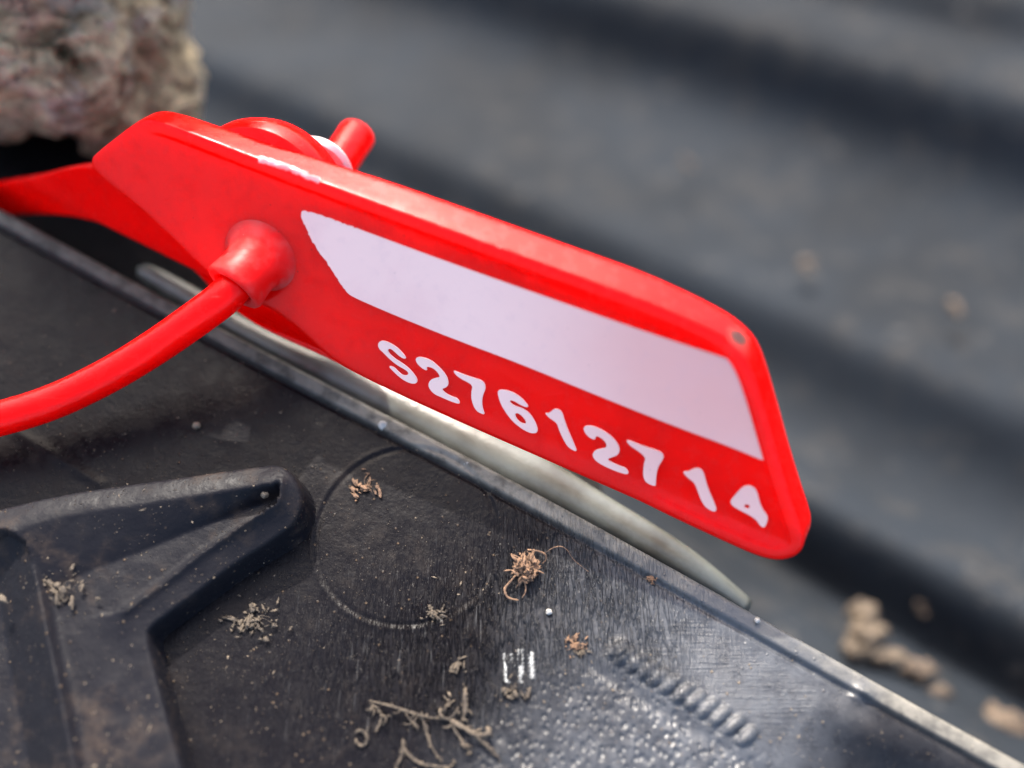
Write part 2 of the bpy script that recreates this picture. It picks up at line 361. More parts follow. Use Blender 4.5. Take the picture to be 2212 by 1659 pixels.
mesh_np('lid_panel', Vt.reshape(-1, 3), quads(Vt.shape[0], Vt.shape[1])[:, ::-1].copy(), M_SLAB, slab,
        attrs={'wrinkle': pad(WR(X, Y)), 'scratch': pad(scr), 'rim': pad(rim, .4), 'brushed': pad(brush), 'white_mark': pad(wm), 'painted_sheen': pad(painted_sheen)})

# ------------------------------------------------------------------ raised rib on the lid
ZR = 2.2
RO = [(-900, 1290), (-420, 1190), (-150, 1125), (0, 1088), (100, 1068), (210, 1048), (400, 1022), (583, 996), (612, 999), (636, 1012), (658, 1040), (668, 1072), (666, 1100), (655, 1125), (636, 1148), (580, 1182), (513, 1221), (420, 1290), (335, 1352), (324, 1362), (328, 1390), (343, 1450), (372, 1560), (401, 1659), (440, 1800), (480, 2100), (-900, 2100)]
CREST = [(14, 1156), (90, 1128), (187, 1106), (300, 1092), (420, 1072), (520, 1057), (600, 1047)]
LOWER = [(612, 1058), (604, 1094), (520, 1140), (430, 1198), (350, 1258), (271, 1316)]
VAL = [(14, 1160), (150, 1215), (300, 1190), (373, 1163), (480, 1120), (604, 1062)]
LEG = [(20, 1150), (56, 1172), (75, 1260), (100, 1390), (128, 1520), (154, 1659), (185, 1830), (240, 2150)]
ro = resample(chaikin(zpoly(RO, ZR), 2), .4); crest = zpoly(CREST, 2.8); lower = zpoly(LOWER, 2.2); leg = zpoly(LEG, 2.4)
rec = np.vstack([crest, lower, zpoly([(180, 1330), (60, 1250), (30, 1180)], 2.0)])
lo = ro.min(0)-.3; hi = ro.max(0)+.3
RS = .11; xs = np.arange(max(lo[0], -60), hi[0], RS); ys = np.arange(max(lo[1], -40), hi[1], RS); RX, RY = np.meshgrid(xs, ys)
ins = inside(RX, RY, ro); dO = np.where(ins, 1, -1)*seg_dist(RX, RY, ro, True)
dc = seg_dist(RX, RY, crest); dl = seg_dist(RX, RY, lower); dg = seg_dist(RX, RY, leg)
inr = inside(RX, RY, rec); tipx = zpoly([(610, 1060)], 2.6)[0]
wid = np.clip((tipx[0]-RX)*.26+.25, .25, 3.2)                      # how far the inner wall runs down from the crest
wall = np.where(inr, np.clip(1-dc/wid, 0, 1)**.9, np.exp(-(dc/2.2)**2))
top = 1.75+1.05*wall+.22*np.exp(-(dl/.28)**2)*(dc > .2)+np.where(inr, 0, .25*np.exp(-(dl/1.2)**2))
legl = inside(RX, RY, np.vstack([leg, zpoly([(-1400, 2150), (-1400, 1100)], 2.4)]))
top = np.where(legl, 2.25-.75*np.clip(dg, 0, 9), np.maximum(top, 1.75+.55*np.exp(-(dg/.35)**2)))
top = np.maximum(top, .25); top += .12*(fbm(RX*.8, RY*.8)-.5)
# a little brown grit gathered in the recess
hgt = top*sstep(-.02, .38, dO)**.5-.35*(dO < 0)
keep = (dO > -.18); V = np.stack([RX, RY, hgt], -1).reshape(-1, 3); Q = quads(*RX.shape); Q = Q[keep.ravel()[Q].all(1)]
used, inv = np.unique(Q, return_inverse=True)
mesh_np('raised_rib', V[used], inv.reshape(-1, 4), M_RIB, slab)

# ------------------------------------------------------------------ added dark sheet for the shaded gap behind the lid, and the pale rail
ZL = -6.0
LO = [(-500, 60), (0, 150), (380, 250), (520, 330), (640, 390), (900, 520), (1150, 700), (1240, 900), (1300, 1060), (1400, 1250), (1500, 1400), (1300, 1400), (900, 1250), (-500, 800)]
lo2 = resample(zpoly(LO, ZL), 1.0); tri = tessellate_polygon([[Vector((*q, 0)) for q in lo2]]); n = len(lo2)
V = [(*q, ZL) for q in lo2]+[(*q, ZL-2.5) for q in lo2]
F = [tuple(t) for t in tri]+[tuple(i+n for i in t[::-1]) for t in tri]+[(i, (i+1) % n, (i+1) % n+n, i+n) for i in range(n)]
o = mesh_np('shade_fill', V, F, M_SHADE_FILL, smooth=False); bm = bmesh.new(); bm.from_mesh(o.data); bmesh.ops.recalc_face_normals(bm, faces=bm.faces); bm.to_mesh(o.data)
tag(o, 'added dark sheet for the shaded gap behind the lid edge, below the clod and the pale rail', 'shade_fill')

RP = [(296, 578, -2.2, .66), (330, 598, -2.2, .75), (420, 650, -2.2, .8), (520, 712, -2.1, .85), (640, 772, -1.9, 1.05), (800, 846, -1.8, 1.3), (1000, 948, -1.8, 1.4), (1200, 1052, -1.9, 1.35), (1400, 1166, -2.6, 1.1), (1520, 1244, -3.9, .95), (1610, 1312, -5.8, .7)]
pts = np.array([[*on_z(x, y, z), r] for x, y, z, r in RP]); pts = chaikin(pts, 2, False); pts = resample(pts, .5, False)
rr = pts[:, 3].copy(); k = np.linspace(0, 1, len(rr)); rr *= .93+.10*np.sin(np.arange(len(rr))*.21)*np.sin(np.arange(len(rr))*.083); rr *= np.sqrt(np.clip(1-(1-np.clip(k/.02, 0, 1))**2, .02, 1))
v, f = tube(pts[:, :3], rr, 28, .75)
o = mesh_np('rail', v, f, M_RAIL); tag(o, 'pale grey green plastic rail with rounded end, between black lid edge and red tag', 'rail')

# ------------------------------------------------------------------ red seal tag
t_ = math.radians(30); nc = np.array([-.62*math.sin(t_), -.78*math.sin(t_), math.cos(t_)])
TN = nc[0]*CR+nc[1]*CU-nc[2]*CF; TN /= np.linalg.norm(TN)
TP0 = at_depth(520, 690, 61.5)
tp = lambda x, y, l=0.: on_plane(x, y, TP0+TN*l, TN)
TU = tp(1625, 1095)-tp(858, 785); TU /= np.linalg.norm(TU); TV = np.cross(TN, TU)
TO = tp(1000, 700)
def loc(x, y): q = tp(x, y)-TO; return (q@TU, q@TV)
def wpt(u, v, h): return TO+np.asarray(u)[..., None]*TU+np.asarray(v)[..., None]*TV+np.asarray(h)[..., None]*TN
OUT = [(190, 345), (205, 330), (240, 302), (285, 268), (300, 260), (325, 258), (370, 270), (440, 296), (560, 343), (700, 395), (870, 458), (1000, 505), (1200, 578), (1400, 650), (1530, 706), (1585, 742), (1615, 780), (1635, 830), (1655, 895), (1690, 1020), (1722, 1120), (1737, 1160), (1735, 1190), (1712, 1207), (1680, 1213), (1640, 1205), (1560, 1170), (1400, 1095), (1200, 1008), (1000, 920), (850, 852), (745, 800), (700, 770), (640, 712), (580, 668), (500, 635), (440, 590), (380, 530), (300, 455), (230, 398), (200, 375)]
def loft_plate(pts_px, prof, post=None, n_step=.22, rim=False):
    P = np.array([loc(x, y) for x, y in pts_px]); P = resample(chaikin(P, 2), n_step)
    area = .5*np.sum(P[:, 0]*np.roll(P[:, 1], -1)-np.roll(P[:, 0], -1)*P[:, 1])
    if area < 0: P = P[::-1]
    T = np.roll(P, -3, 0)-np.roll(P, 3, 0); T /= np.linalg.norm(T, axis=1)[:, None]; N = np.stack([-T[:, 1], T[:, 0]], 1)
    for _ in range(6): N = (np.roll(N, 1, 0)+N+np.roll(N, -1, 0))/3; N /= np.linalg.norm(N, axis=1)[:, None]
    wt = np.clip(-N[:, 1]*1.15, 0, 1)**.7*(.25+.75*sstep(loc(330, 300)[0], loc(900, 480)[0], P[:, 0]))*(1-.35*sstep(loc(1300, 600)[0], loc(1600, 740)[0], P[:, 0]))
    w2 = np.clip(np.maximum(-N[:, 1]*1.6, np.where(P[:, 0] > loc(1500, 900)[0], 1., 0.)), 0, 1)*sstep(loc(300, 260)[0], loc(420, 300)[0], P[:, 0])
    for _ in range(10): w2 = (np.roll(w2, 1)+w2+np.roll(w2, -1))/3
    prof = [(q[0], q[1]*w2+(1-w2)*(-.14+min(0, (q[1]+.02)*.8) if qi < 9 else -.14) if qi > 4 and rim else q[1], *q[2:]) for qi, q in enumerate(prof)]
    rings = [(P+N*(q[0]+(q[2]*wt[:, None] if len(q) > 2 else 0)), q[1]) for q in prof]; n = len(P); V = []
    for q, h in rings: V.append(wpt(q[:, 0], q[:, 1], np.broadcast_to(h, (n,))))
    V = np.concatenate(V); F = [tuple(q) for q in quads(len(rings), n, True)]
    for ri, flip in ((0, True), (len(rings)-1, False)):
        tr = tessellate_polygon([[Vector((*q, 0)) for q in rings[ri][0]]])
        F += [tuple(ri*n+i for i in (t[::-1] if flip else t)) for t in tr]
    if post is not None: V = post(V)
    return V, F
seal = root('seal_tag', tuple(tp(1100, 960, -1)), 'bright red plastic security seal tag with white panel and serial number, over the lid edge', 'security seal')
TT = 1.9
PROF = [(.25, -TT, -.62), (.06, -TT+.08, -.68), (0, -TT+.25, -.70), (0, -1.42, -.67), (0, -1.25, -.58), (0, -.50, -.20), (.01, -.16, -.04), (.05, -.05, -.01), (.13, -.005), (.30, 0), (.60, 0), (.70, -.02), (.78, -.11), (.86, -.14)]
def plate_mesh(name, V, F, m):
    o = mesh_np(name, V, F, m, seal); bm = bmesh.new(); bm.from_mesh(o.data)
    bmesh.ops.recalc_face_normals(bm, faces=bm.faces); bm.to_mesh(o.data)
    for e_ in o.data.edges: pass
    try: o.data.set_sharp_from_angle(angle=math.radians(38))
    except Exception: pass
    return o
sm = (tp(1592, 735, -.7)-np.array(seal['_o']))*MM
M_PLATE = red_mat('red_plastic_plate', False, tuple(sm))
V, F = loft_plate(OUT, PROF, rim=True); plate_mesh('tag_plate', V, F, M_PLATE)
# thinner strap sheet that continues the tag to the left
ST = [(-330, 470), (-150, 425), (0, 392), (60, 374), (120, 360), (180, 356), (225, 330), (330, 330), (480, 470), (620, 600), (760, 790), (740, 800), (680, 770), (600, 735), (520, 695), (440, 640), (350, 585), (270, 545), (200, 512), (140, 490), (60, 476), (-40, 480), (-180, 500), (-330, 545)]
SP = [(.12, -2.5), (0, -2.35), (0, -1.75), (.06, -1.58), (.18, -1.5), (.19, -1.5)]
u_b = loc(260, 460)[0]
def bend(V):
    q = (V-TO); u = q@TU; k = np.clip(u_b-u, 0, None); v_ = q@TV; k2 = sstep(loc(560, 640)[0], loc(250, 470)[0], u); return V-TN*(.010*k**2+.42*k2*np.clip(loc(250, 330)[1]-.12*k-v_, 0, 9))[:, None]
V, F = loft_plate([(x-17-(8 if y > 470 and x < 500 else 0), y+20+(16 if y > 470 and x < 500 else 0)) for x, y in ST], SP, bend); plate_mesh('strap', V, F, red_mat('shaded_red_plastic', False, None, .0008))  # same red with less subsurface, so the strap's shade is in the material

def poly_prism(loops, h0, h1, inset=.03):
    """flat printed shape with a soft raised edge, local tag coordinates"""
    n_all = [len(l) for l in loops]; V = []; F = []; tri = tessellate_polygon([[Vector((*q, 0)) for q in l] for l in loops])
    for h in (h0, h1):
        for l in loops: l = np.array(l); V.append(wpt(l[:, 0], l[:, 1], np.full(len(l), h)))
    V = np.concatenate(V); N = sum(n_all); F += [tuple(i+N for i in t) for t in tri]; F += [tuple(t)[::-1] for t in tri]; b = 0
    for n in n_all: F += [(b+i, b+(i+1) % n, b+(i+1) % n+N, b+i+N) for i in range(n)]; b += n
    return V, F
LAB = [(646, 458), (664, 456), (791, 503), (931, 555), (1087, 611), (1243, 666), (1400, 721), (1530, 764), (1590, 783), (1612, 800), (1626, 835), (1649, 911), (1668, 985), (1666, 1000), (1650, 998), (1582, 969), (1452, 921), (1296, 859), (1124, 788), (984, 736), (869, 690), (766, 646), (744, 632), (713, 580), (677, 531), (655, 487)]
lab = resample(chaikin(np.array([loc(x, y) for x, y in LAB]), 2), .12)
for i in range(len(lab)):                                     # the ragged left edge of the print
    if lab[i, 0] < loc(744, 632)[0]: lab[i] += RNG.normal(0, .022, 2)
HF_ = -.14
M_PRINT = print_mat()
V, F = poly_prism([lab], HF_-.03, HF_+.035); plate_mesh('writing_panel', V, F, M_PRINT)
G1 = lambda x, y: ((900+x/4.424)*.8848, (800+y/4.424)*.8848)
G2 = lambda x, y: ((1400+x/4.424)*.8848, (1000+y/4.424)*.8848)
GL = [
 ('printed_letter', G1, [[(90,190),(110,155),(150,145),(220,170),(300,220),(360,280),(402,335),(380,345),(330,320),(270,265),(230,232),(198,240),(205,275),(260,330),(340,380),(410,430),(470,490),(515,555),(520,595),(490,615),(440,608),(370,575),(300,520),(250,470),(210,430),(230,420),(275,440),(310,480),(360,520),(400,525),(425,510),(415,480),(370,450),(330,430),(270,390),(200,330),(140,265),(105,240)]]),
 ('printed_digit', G1, [[(497,340),(530,322),(590,330),(670,360),(740,420),(800,480),(845,550),(858,620),(830,655),(775,670),(830,720),(900,755),(955,770),(985,830),(940,825),(860,795),(770,755),(700,725),(650,670),(635,620),(660,570),(720,550),(768,545),(740,490),(690,445),(640,428),(612,435),(630,470),(590,460),(540,420),(510,385)]]),
 ('printed_digit', G1, [[(900,465),(960,490),(1040,520),(1130,550),(1215,575),(1248,615),(1257,665),(1225,740),(1215,810),(1225,880),(1250,950),(1215,937),(1165,915),(1122,850),(1100,760),(1105,690),(1117,635),(1070,600),(1000,565),(940,525)]]),
 ('printed_digit', G1, [[(1385,700),(1405,678),(1470,680),(1550,705),(1630,755),(1690,815),(1724,864),(1690,868),(1620,835),(1570,800),(1512,788),(1530,830),(1590,860),(1660,880),(1730,930),(1780,1000),(1815,1080),(1820,1135),(1785,1152),(1720,1140),(1640,1095),(1560,1030),(1500,960),(1440,870),(1405,790)],
   [(1572,932),(1610,930),(1650,960),(1692,1010),(1694,1048),(1650,1042),(1610,1015),(1582,975)]]),
 ('printed_digit', G1, [[(1895,922),(1930,935),(1960,922),(1990,888),(2040,885),(2085,920),(2110,1010),(2150,1120),(2200,1230),(2242,1330),(2235,1348),(2190,1325),(2140,1290),(2090,1200),(2050,1110),(2030,1040),(1980,1005),(1930,970)]]),
 ('printed_digit', G2, [[(100,210),(125,185),(180,180),(260,205),(350,255),(420,310),(475,380),(498,450),(475,500),(420,520),(350,545),(420,585),(500,620),(560,640),(592,685),(582,710),(530,700),(430,665),(330,620),(250,575),(210,530),(200,485),(235,445),(300,430),(355,420),(350,370),(310,325),(250,290),(230,305),(234,328),(210,332),(160,305),(120,260)]]),
 ('printed_digit', G2, [[(560,337),(610,345),(700,385),(800,420),(900,450),(958,478),(973,530),(940,580),(905,640),(890,720),(885,800),(884,838),(840,827),(780,797),(750,740),(750,650),(760,580),(777,540),(740,490),(670,440),(600,395)]]),
 ('printed_digit', G2, [[(1174,675),(1240,680),(1280,655),(1330,638),(1387,658),(1412,720),(1440,830),(1480,930),(1520,1020),(1544,1085),(1528,1114),(1480,1100),(1420,1060),(1375,990),(1340,890),(1305,800),(1250,760),(1205,720)]]),
 ('printed_digit', G2, [[(1685,1000),(1740,940),(1790,880),(1840,840),(1890,828),(1950,850),(1985,910),(2005,1000),(2040,1090),(2100,1165),(2090,1220),(2062,1292),(2010,1262),(1975,1200),(1900,1150),(1800,1100),(1715,1050)],
   [(1828,1052),(1870,1024),(1912,1055),(1882,1088)]])]
for nm, G, loops in GL:
    LL = []
    for li, l in enumerate(loops):
        q = resample(chaikin(np.array([loc(*G(x, y)) for x, y in l]), 2), .06); q += RNG.normal(0, .0015, q.shape); LL.append(q)
    V, F = poly_prism(LL, HF_-.03, HF_+.05); plate_mesh(nm, V, F, M_PRINT)

# front collar round the hole, back lock housing
def lathe(c, ax, prof, seg=72, wob=0.):
    ax = ax/np.linalg.norm(ax); a = np.cross(ax, [0, 0, 1.]); a /= np.linalg.norm(a); b = np.cross(ax, a); V = []
    for r, h in prof:
        for k in range(seg):
            th = 2*math.pi*k/seg; rr = r*(1+wob*math.sin(2*th+.7))
            V.append(c+ax*h+(a*math.cos(th)+b*math.sin(th))*rr)
    return V, [tuple(q) for q in quads(len(prof), seg, True)]
CB = tp(548, 562, 0)
MA = -.54*CR-.80*CU-.38*CF; MA /= np.linalg.norm(MA); MC = at_depth(505, 622, 59.3)
ma = np.cross(MA, TN); ma /= np.linalg.norm(ma); mb = np.cross(MA, ma); ba = ma-TN*(ma@TN); ba /= np.linalg.norm(ba); bb = np.cross(TN, ba)
if bb@mb < 0: bb = -bb
BC = tp(562, 556, -.2); V = []; seg_ = 80
for kk, (t, rm, rb, ext) in enumerate([(1, 1.10, 0, -1.6), (1, 1.10, 0, -.05), (1, 1.22, 0, .08), (1, 1.45, 0, .10), (1, 1.62, 0, .02), (1, 1.70, 0, -.12)]+[(tt, 1.72, 1.45+1.5*(1-tt)**3, 0) for tt in (.88, .75, .6, .48, .36, .26, .17, .10, .05, 0)]):
    for k in range(seg_):
        th = 2*math.pi*k/seg_; c_, s_ = math.cos(th), math.sin(th)
        pm = MC+MA*ext+(ma*c_+mb*s_)*rm; pb = BC+(ba*c_*1.0+bb*s_*.92)*rb
        e_ = t**2.1; V.append(pm*e_+pb*(1-e_) if rb else pm)
collar = plate_mesh('collar', np.array(V), [tuple(q) for q in quads(len(V)//seg_, seg_, True)], M_REDD)
v, f = lathe(tp(520, 474, 0), TN, [(.01, -5.3), (1.8, -5.28), (3.4, -5.0), (4.3, -4.4), (4.75, -3.6), (4.9, -2.8), (4.85, -2.2), (4.6, -1.75), (4.2, -1.6), (.01, -1.55)])
plate_mesh('lock_housing', np.array(v), f, M_RED)
# pulled-through cord: from far left, through the collar, stub end behind
ce = CB+TN*1.2
path = [at_depth(-330, 512, 65.3), at_depth(-520, 520, 65), at_depth(-700, 600, 64), at_depth(-760, 740, 63), at_depth(-650, 880, 62), at_depth(-450, 945, 61.5), at_depth(-260, 952, 60.8), at_depth(-120, 932, 60.4), at_depth(0, 905, 60.2), at_depth(110, 872, 60.3), at_depth(230, 815, 60.4), at_depth(340, 748, 60.2), at_depth(430, 684, 59.3), MC+MA*.6, MC-MA*1.2, CB-TN*.8]
path = resample(chaikin(np.array(path), 3, False), .3, False)
v, f = tube(path, .98, 32); plate_mesh('cord', np.array(v), f, M_RED)
s_a = at_depth(700, 400, 65.0); s_b = at_depth(775, 286, 67.3); sdir = s_b-s_a; sl = np.linalg.norm(sdir); sdir /= sl
v, f = lathe(s_a-sdir*4, sdir, [(1.15, 0), (1.15, sl+4-.25), (1.10, sl+4-.1), (1.0, sl+4), (.01, sl+4.03)], 40)
plate_mesh('cord_end', np.array(v), f, M_RED)
# white insert between stub and housing, torn film flake, tiny burr
v, f = lathe(at_depth(694, 352, 63.2), sdir*.55+TN*-.35+CU*.2, [(.01, -.3), (1.7, -.28), (1.95, 0), (1.7, .28), (.01, .32)], 40); plate_mesh('white_insert', np.array(v), f, M_WHITE)
fl = [tp(560, 344, .05), tp(590, 352, .10), tp(620, 362, .02), tp(655, 376, .05), tp(690, 392, -.05)]
v, f = tube(resample(chaikin(np.array(fl), 2, False), .12, False), .16, 10, .5, TN, .9); plate_mesh('torn_flake', np.array(v), f, M_CLEAR)
# ------------------------------------------------------------------ dry clod of earth, upper left
def clod():
    bm = bmesh.new()
    for (x, y, d, sx, sy, sz) in ((-150, -480, 58, 8.5, 8.5, 8.), (110, -500, 61, 7, 8.5, 9), (-60, -330, 66, 10., 8., 8.), (-60, -170, 73, 9., 7, 7), (55, 98, 73.5, 7.0, 5.6, 5.4), (-130, -20, 76, 8.5, 7.5, 6.5), (225, 20, 78, 5.4, 8.2, 6.0), (285, 190, 80, 4.1, 6.2, 5.4), (200, 330, 80, 1.2, 3.2, 1.4), (150, 380, 80, .8, 3.6, 1.2), (330, 370, 82, 3.5, 5.2, 3.8)):  # lobes above the frame are unseen, added to shade the lid and strap
        c = at_depth(x, y, d); r = bmesh.ops.create_icosphere(bm, subdivisions=4, radius=1)
        for v in r['verts']:
            q = v.co; s = lambda a: math.copysign(abs(a)**.8, a)
            v.co = Vector(c+CR*s(q.x)*sx+CU*s(q.y)*sy+CF*s(q.z)*sz)
    me = bpy.data.meshes.new('t'); bm.to_mesh(me); ob = bpy.data.objects.new('t', me); SC.collection.objects.link(ob)
    md = ob.modifiers.new('r', 'REMESH'); md.mode = 'VOXEL'; md.voxel_size = .26
    dg = bpy.context.evaluated_depsgraph_get(); m2 = bpy.data.meshes.new_from_object(ob.evaluated_get(dg)); bpy.data.objects.remove(ob)
    V = []; gA = at_depth(70, 62, 67); gB = at_depth(118, 92, 67.5); gC = at_depth(166, 135, 69)
    for v in m2.vertices:
        p = v.co; n = v.normal; q = p*.32
        qs = Vector((q.x*.8+q.y*.5, q.y*1.5-q.x*.4, q.z*1.4)); d = 1.3*(mnoise.noise(q*.8))+.9*abs(mnoise.noise(qs*1.3+Vector((3, 1, 5))))*-1.6+.34*mnoise.noise(qs*2.4)+.22*abs(mnoise.noise(Vector((qs.x*3, qs.y*7, qs.z*5))+Vector((1, 1, 1))*1.5*mnoise.noise(q*1.5)))*-1.6+.5
        wv = mnoise.noise(Vector((q.x*1.2, q.y*5.5, q.z*5.5))); d += .28*wv
        for a, b in ((gA, gB), (gB, gC)):
            ab = Vector(b-a); t = max(0, min(1, (p-Vector(a)).dot(ab)/ab.length_squared)); dd = (p-Vector(a)-ab*t); dd = dd-Vector(CF)*dd.dot(Vector(CF))
            if n.dot(Vector(CF)) < .2: d -= 2.6*math.exp(-(dd.length/.45)**2)
        V.append(tuple(p+n*d))
    F = [tuple(f.vertices) for f in m2.polygons]; return V, F
V, F = clod(); o = mesh_np('earth_clod', V, F, M_CLOD)
tag(o, 'crumbly brown lump of dry earth with pinkish patches, behind the red tag at upper left', 'earth clod')

# ------------------------------------------------------------------ debris on the lid
def sz(x, y, z): return on_z(x, y, z)
def chip(c, r):
    """thin crumpled flake of dry matter"""
    bm = bmesh.new(); bmesh.ops.create_icosphere(bm, subdivisions=2, radius=1); a = RNG.random()*6.28; el = 1+1.6*RNG.random(); tl = RNG.normal(0, .5); o3 = Vector(RNG.random(3)*50)
    V = []
    for v in bm.verts:
        q = v.co*(1+1.2*mnoise.noise(v.co*1.9+o3)); x, y, z = q.x*el, q.y/math.sqrt(el), q.z*.10+.32*mnoise.noise(Vector((q.x*1.5, q.y*1.5, o3.x)))+tl*q.x*.5
        V.append((c[0]+r*(x*math.cos(a)-y*math.sin(a)), c[1]+r*(x*math.sin(a)+y*math.cos(a)), c[2]+r*(z+.3)))
    F = [tuple(t.index for t in f.verts) for f in bm.faces]; bm.free(); return V, F
def fibre(pts, r0, z=.15, seg=7, flat=.45, rough=.5, step=.1):
    P = np.array([[*on_z(a[0], a[1], z)[:2], a[2] if len(a) > 2 else z] for a in pts]); P = resample(chaikin(P, 2, False), step, False)
    n = len(P); P[:, 2] += .03*np.sin(np.arange(n)*.6); k = np.linspace(0, 1, n); rad = .5*r0*(.55+.45*np.sin(np.pi*np.clip(k*.9+.08, 0, 1)))*(1+.6*(RNG.random(n)-.5))
    return tube(P, rad, seg, flat, None, rough)
Z1 = lambda x, y, z=.15: ((1150+x/5.53)*.8848, (1250+y/5.53)*.8848, z)
Z2 = lambda x, y, z=.12: ((850+x/4.424)*.8848, (1600+y/4.424)*.8848, z)
parts = [fibre([Z1(760, 560, .9), Z1(900, 580, .9), Z1(1000, 600, .7), Z1(1020, 660, .4), Z1(960, 710, .3)], .11),
         fibre([Z1(1000, 590, .7), Z1(1100, 540, 1.), Z1(1200, 520, 1.1), Z1(1290, 560, .9), Z1(1350, 640, .6), Z1(1440, 710, .3), Z1(1590, 800, .08)], .035),
         fibre([Z1(600, 880, .5), Z1(530, 960, .4), Z1(440, 1040, .3), Z1(470, 1120, .25), Z1(500, 1170, .2), Z1(640, 1190, .2)], .13),
         fibre([Z1(680, 920, .5), Z1(740, 1000, .4), Z1(740, 1090, .3), Z1(690, 1160, .2)], .08), fibre([Z1(440, 800, .2), Z1(560, 800, .4)], .09)]
for i in range(60):
    c_ = on_z(*Z1(740+RNG.normal(0, 80), 760+RNG.normal(0, 95))[:2], .1+.7*RNG.random()); parts.append(chip(c_, .06+.16*RNG.random()))
for i in range(30):
    cx, cy = 740+RNG.normal(0, 75), 760+RNG.normal(0, 95); a = RNG.random()*6.28; L = 60+RNG.random()*90; zz = .25+RNG.random()*.9
    parts.append(fibre([Z1(cx, cy, zz), Z1(cx+L*.5*math.cos(a), cy+L*.5*math.sin(a), zz+RNG.normal(0, .2)), Z1(cx+L*math.cos(a+.8), cy+L*math.sin(a+.8), max(.12, zz+RNG.normal(0, .25)))], .05+RNG.random()*.07))
V, F = join(parts); o = mesh_np('fibre_clump', V, F, M_RUST); tag(o, 'tangled rusty brown root fibre with a long thin hair, beside the moulded circle', 'plant debris')
# pale branching root fragment
B = [([Z2(230, 490), Z2(450, 550, .5), Z2(700, 630, .4), Z2(850, 670, .3), Z2(1000, 690), Z2(1110, 700)], .12), ([Z2(1100, 700), Z2(1200, 760, .3), Z2(1320, 830, .5), Z2(1400, 880, .4), Z2(1500, 980, .3), Z2(1600, 1090)], .26),
     ([Z2(1270, 340), Z2(1262, 450, .5), Z2(1275, 600, .3), Z2(1230, 720)], .24), ([Z2(1500, 780, .5), Z2(1540, 850, .6), Z2(1440, 880, .5), Z2(1340, 840, .4)], .22),
     ([Z2(1000, 560), Z2(990, 660, .3), Z2(1090, 700), Z2(1150, 640, .3), Z2(1190, 560, .2)], .14), ([Z2(1120, 740), Z2(1180, 860), Z2(1260, 960), Z2(1330, 1070)], .16),
     ([Z2(800, 670), Z2(850, 850, .2), Z2(900, 1000), Z2(1020, 1160)], .10), ([Z2(620, 630), Z2(690, 720), Z2(760, 770)], .12), ([Z2(1100, 480), Z2(1040, 560), Z2(1150, 480)], .10)]
def spiky(br):
    out = list(br)
    for a, r in br:
        for _ in range(5):
            i = RNG.integers(0, len(a)-1); t = RNG.random(); p = [a[i][k]*(1-t)+a[i+1][k]*t for k in range(2)]; an = RNG.random()*6.28; L = 6+16*RNG.random()
            out.append(([(p[0], p[1], .2), (p[0]+L*.5*math.cos(an), p[1]+L*.5*math.sin(an), .3*RNG.random()+.1), (p[0]+L*math.cos(an+.5), p[1]+L*math.sin(an+.5), .1)], .05+.07*RNG.random()))
    return out
def scrap(name, br, m, label):
    V, F = join([fibre(a, r, rough=.9) for a, r in spiky(br)]); o = mesh_np(name, V, F, m); tag(o, label, 'plant debris'); return o
V, F = join([fibre(a, r, rough=.9) for a, r in spiky(B)]); o = mesh_np('root_fragment', V, F, M_STRAW); tag(o, 'pale tan branching dry root fragment near the bottom edge, left of the bead row', 'plant debris')
scrap('root_fragment', [([Z2(260, 530), Z2(350, 600), Z2(360, 700), Z2(300, 820)], .15), ([Z2(350, 700), Z2(440, 650)], .09), ([Z2(280, 540), Z2(255, 600)], .12)], M_STRAW, 'small pale forked root scrap hanging from the left tip of the branching root')
scrap('root_fragment', [([Z2(80, 830), Z2(140, 800), Z2(210, 870), Z2(190, 970), Z2(110, 980), Z2(80, 900)], .15)], M_STRAW, 'pale curled ring of dry root at far left of the bottom debris')
scrap('root_fragment', [([Z2(590, 900), Z2(600, 1010), Z2(560, 1130), Z2(500, 1250)], .17), ([Z2(600, 1000), Z2(680, 1110), Z2(800, 1180), Z2(950, 1200), Z2(1090, 1220), Z2(1160, 1150)], .16), ([Z2(500, 1240), Z2(700, 1300), Z2(900, 1270)], .2)], M_STRAW, 'tan wishbone shaped root scrap cut by the bottom frame edge')
D3 = lambda zx, zy, z=.15: (zx, zy, z)
def frag(x, y, r, n, m, label, name='debris_crumb', s=1.):
    parts = []; w = r/38.
    for i in range(int(n*3.0)):
        c = on_z(x, y, .04+.25*w*RNG.random()); rr_ = abs(RNG.normal(0, w*.85)); an = RNG.random()*6.28
        parts.append(chip((c[0]+rr_*math.cos(an)*1.15, c[1]+rr_*math.sin(an)*.8, c[2]), .03+.15*w**.5*RNG.random()**1.6))
    for i in range(4):
        a = RNG.random()*6.28; L = r*(.6+.9*RNG.random()); parts.append(fibre([(x, y, .1), (x+L*.5*math.cos(a), y+L*.5*math.sin(a), .3), (x+L*math.cos(a+.5), y+L*math.sin(a+.5), .08)], .03))
    V, F = join(parts); o = mesh_np(name, V, F, m); tag(o, label, 'debris crumb'); return o
frag(1242, 1392, 15, 12, M_RUST, 'orange brown crumb above the white scratch marks and bead row'); frag(1254, 1412, 9, 6, M_STRAW, 'tiny pale crumb touching the orange brown crumb')
frag(1410, 1252, 11, 9, M_RUST, 'small dark brown crumb against the lid edge'); frag(790, 1053, 24, 12, M_RUST, 'thin orange brown flake inside the moulded circle')
frag(548, 1342, 30, 26, M_STRAW, 'fuzzy tan fluff below the arm of the raised rib'); frag(935, 1325, 16, 12, M_STRAW, 'tan grit on the lower rim of the moulded circle')
frag(160, 1290, 45, 14, M_STRAW, 'brown fluff lying in the recess of the raised rib').location.z += 1.75*MM
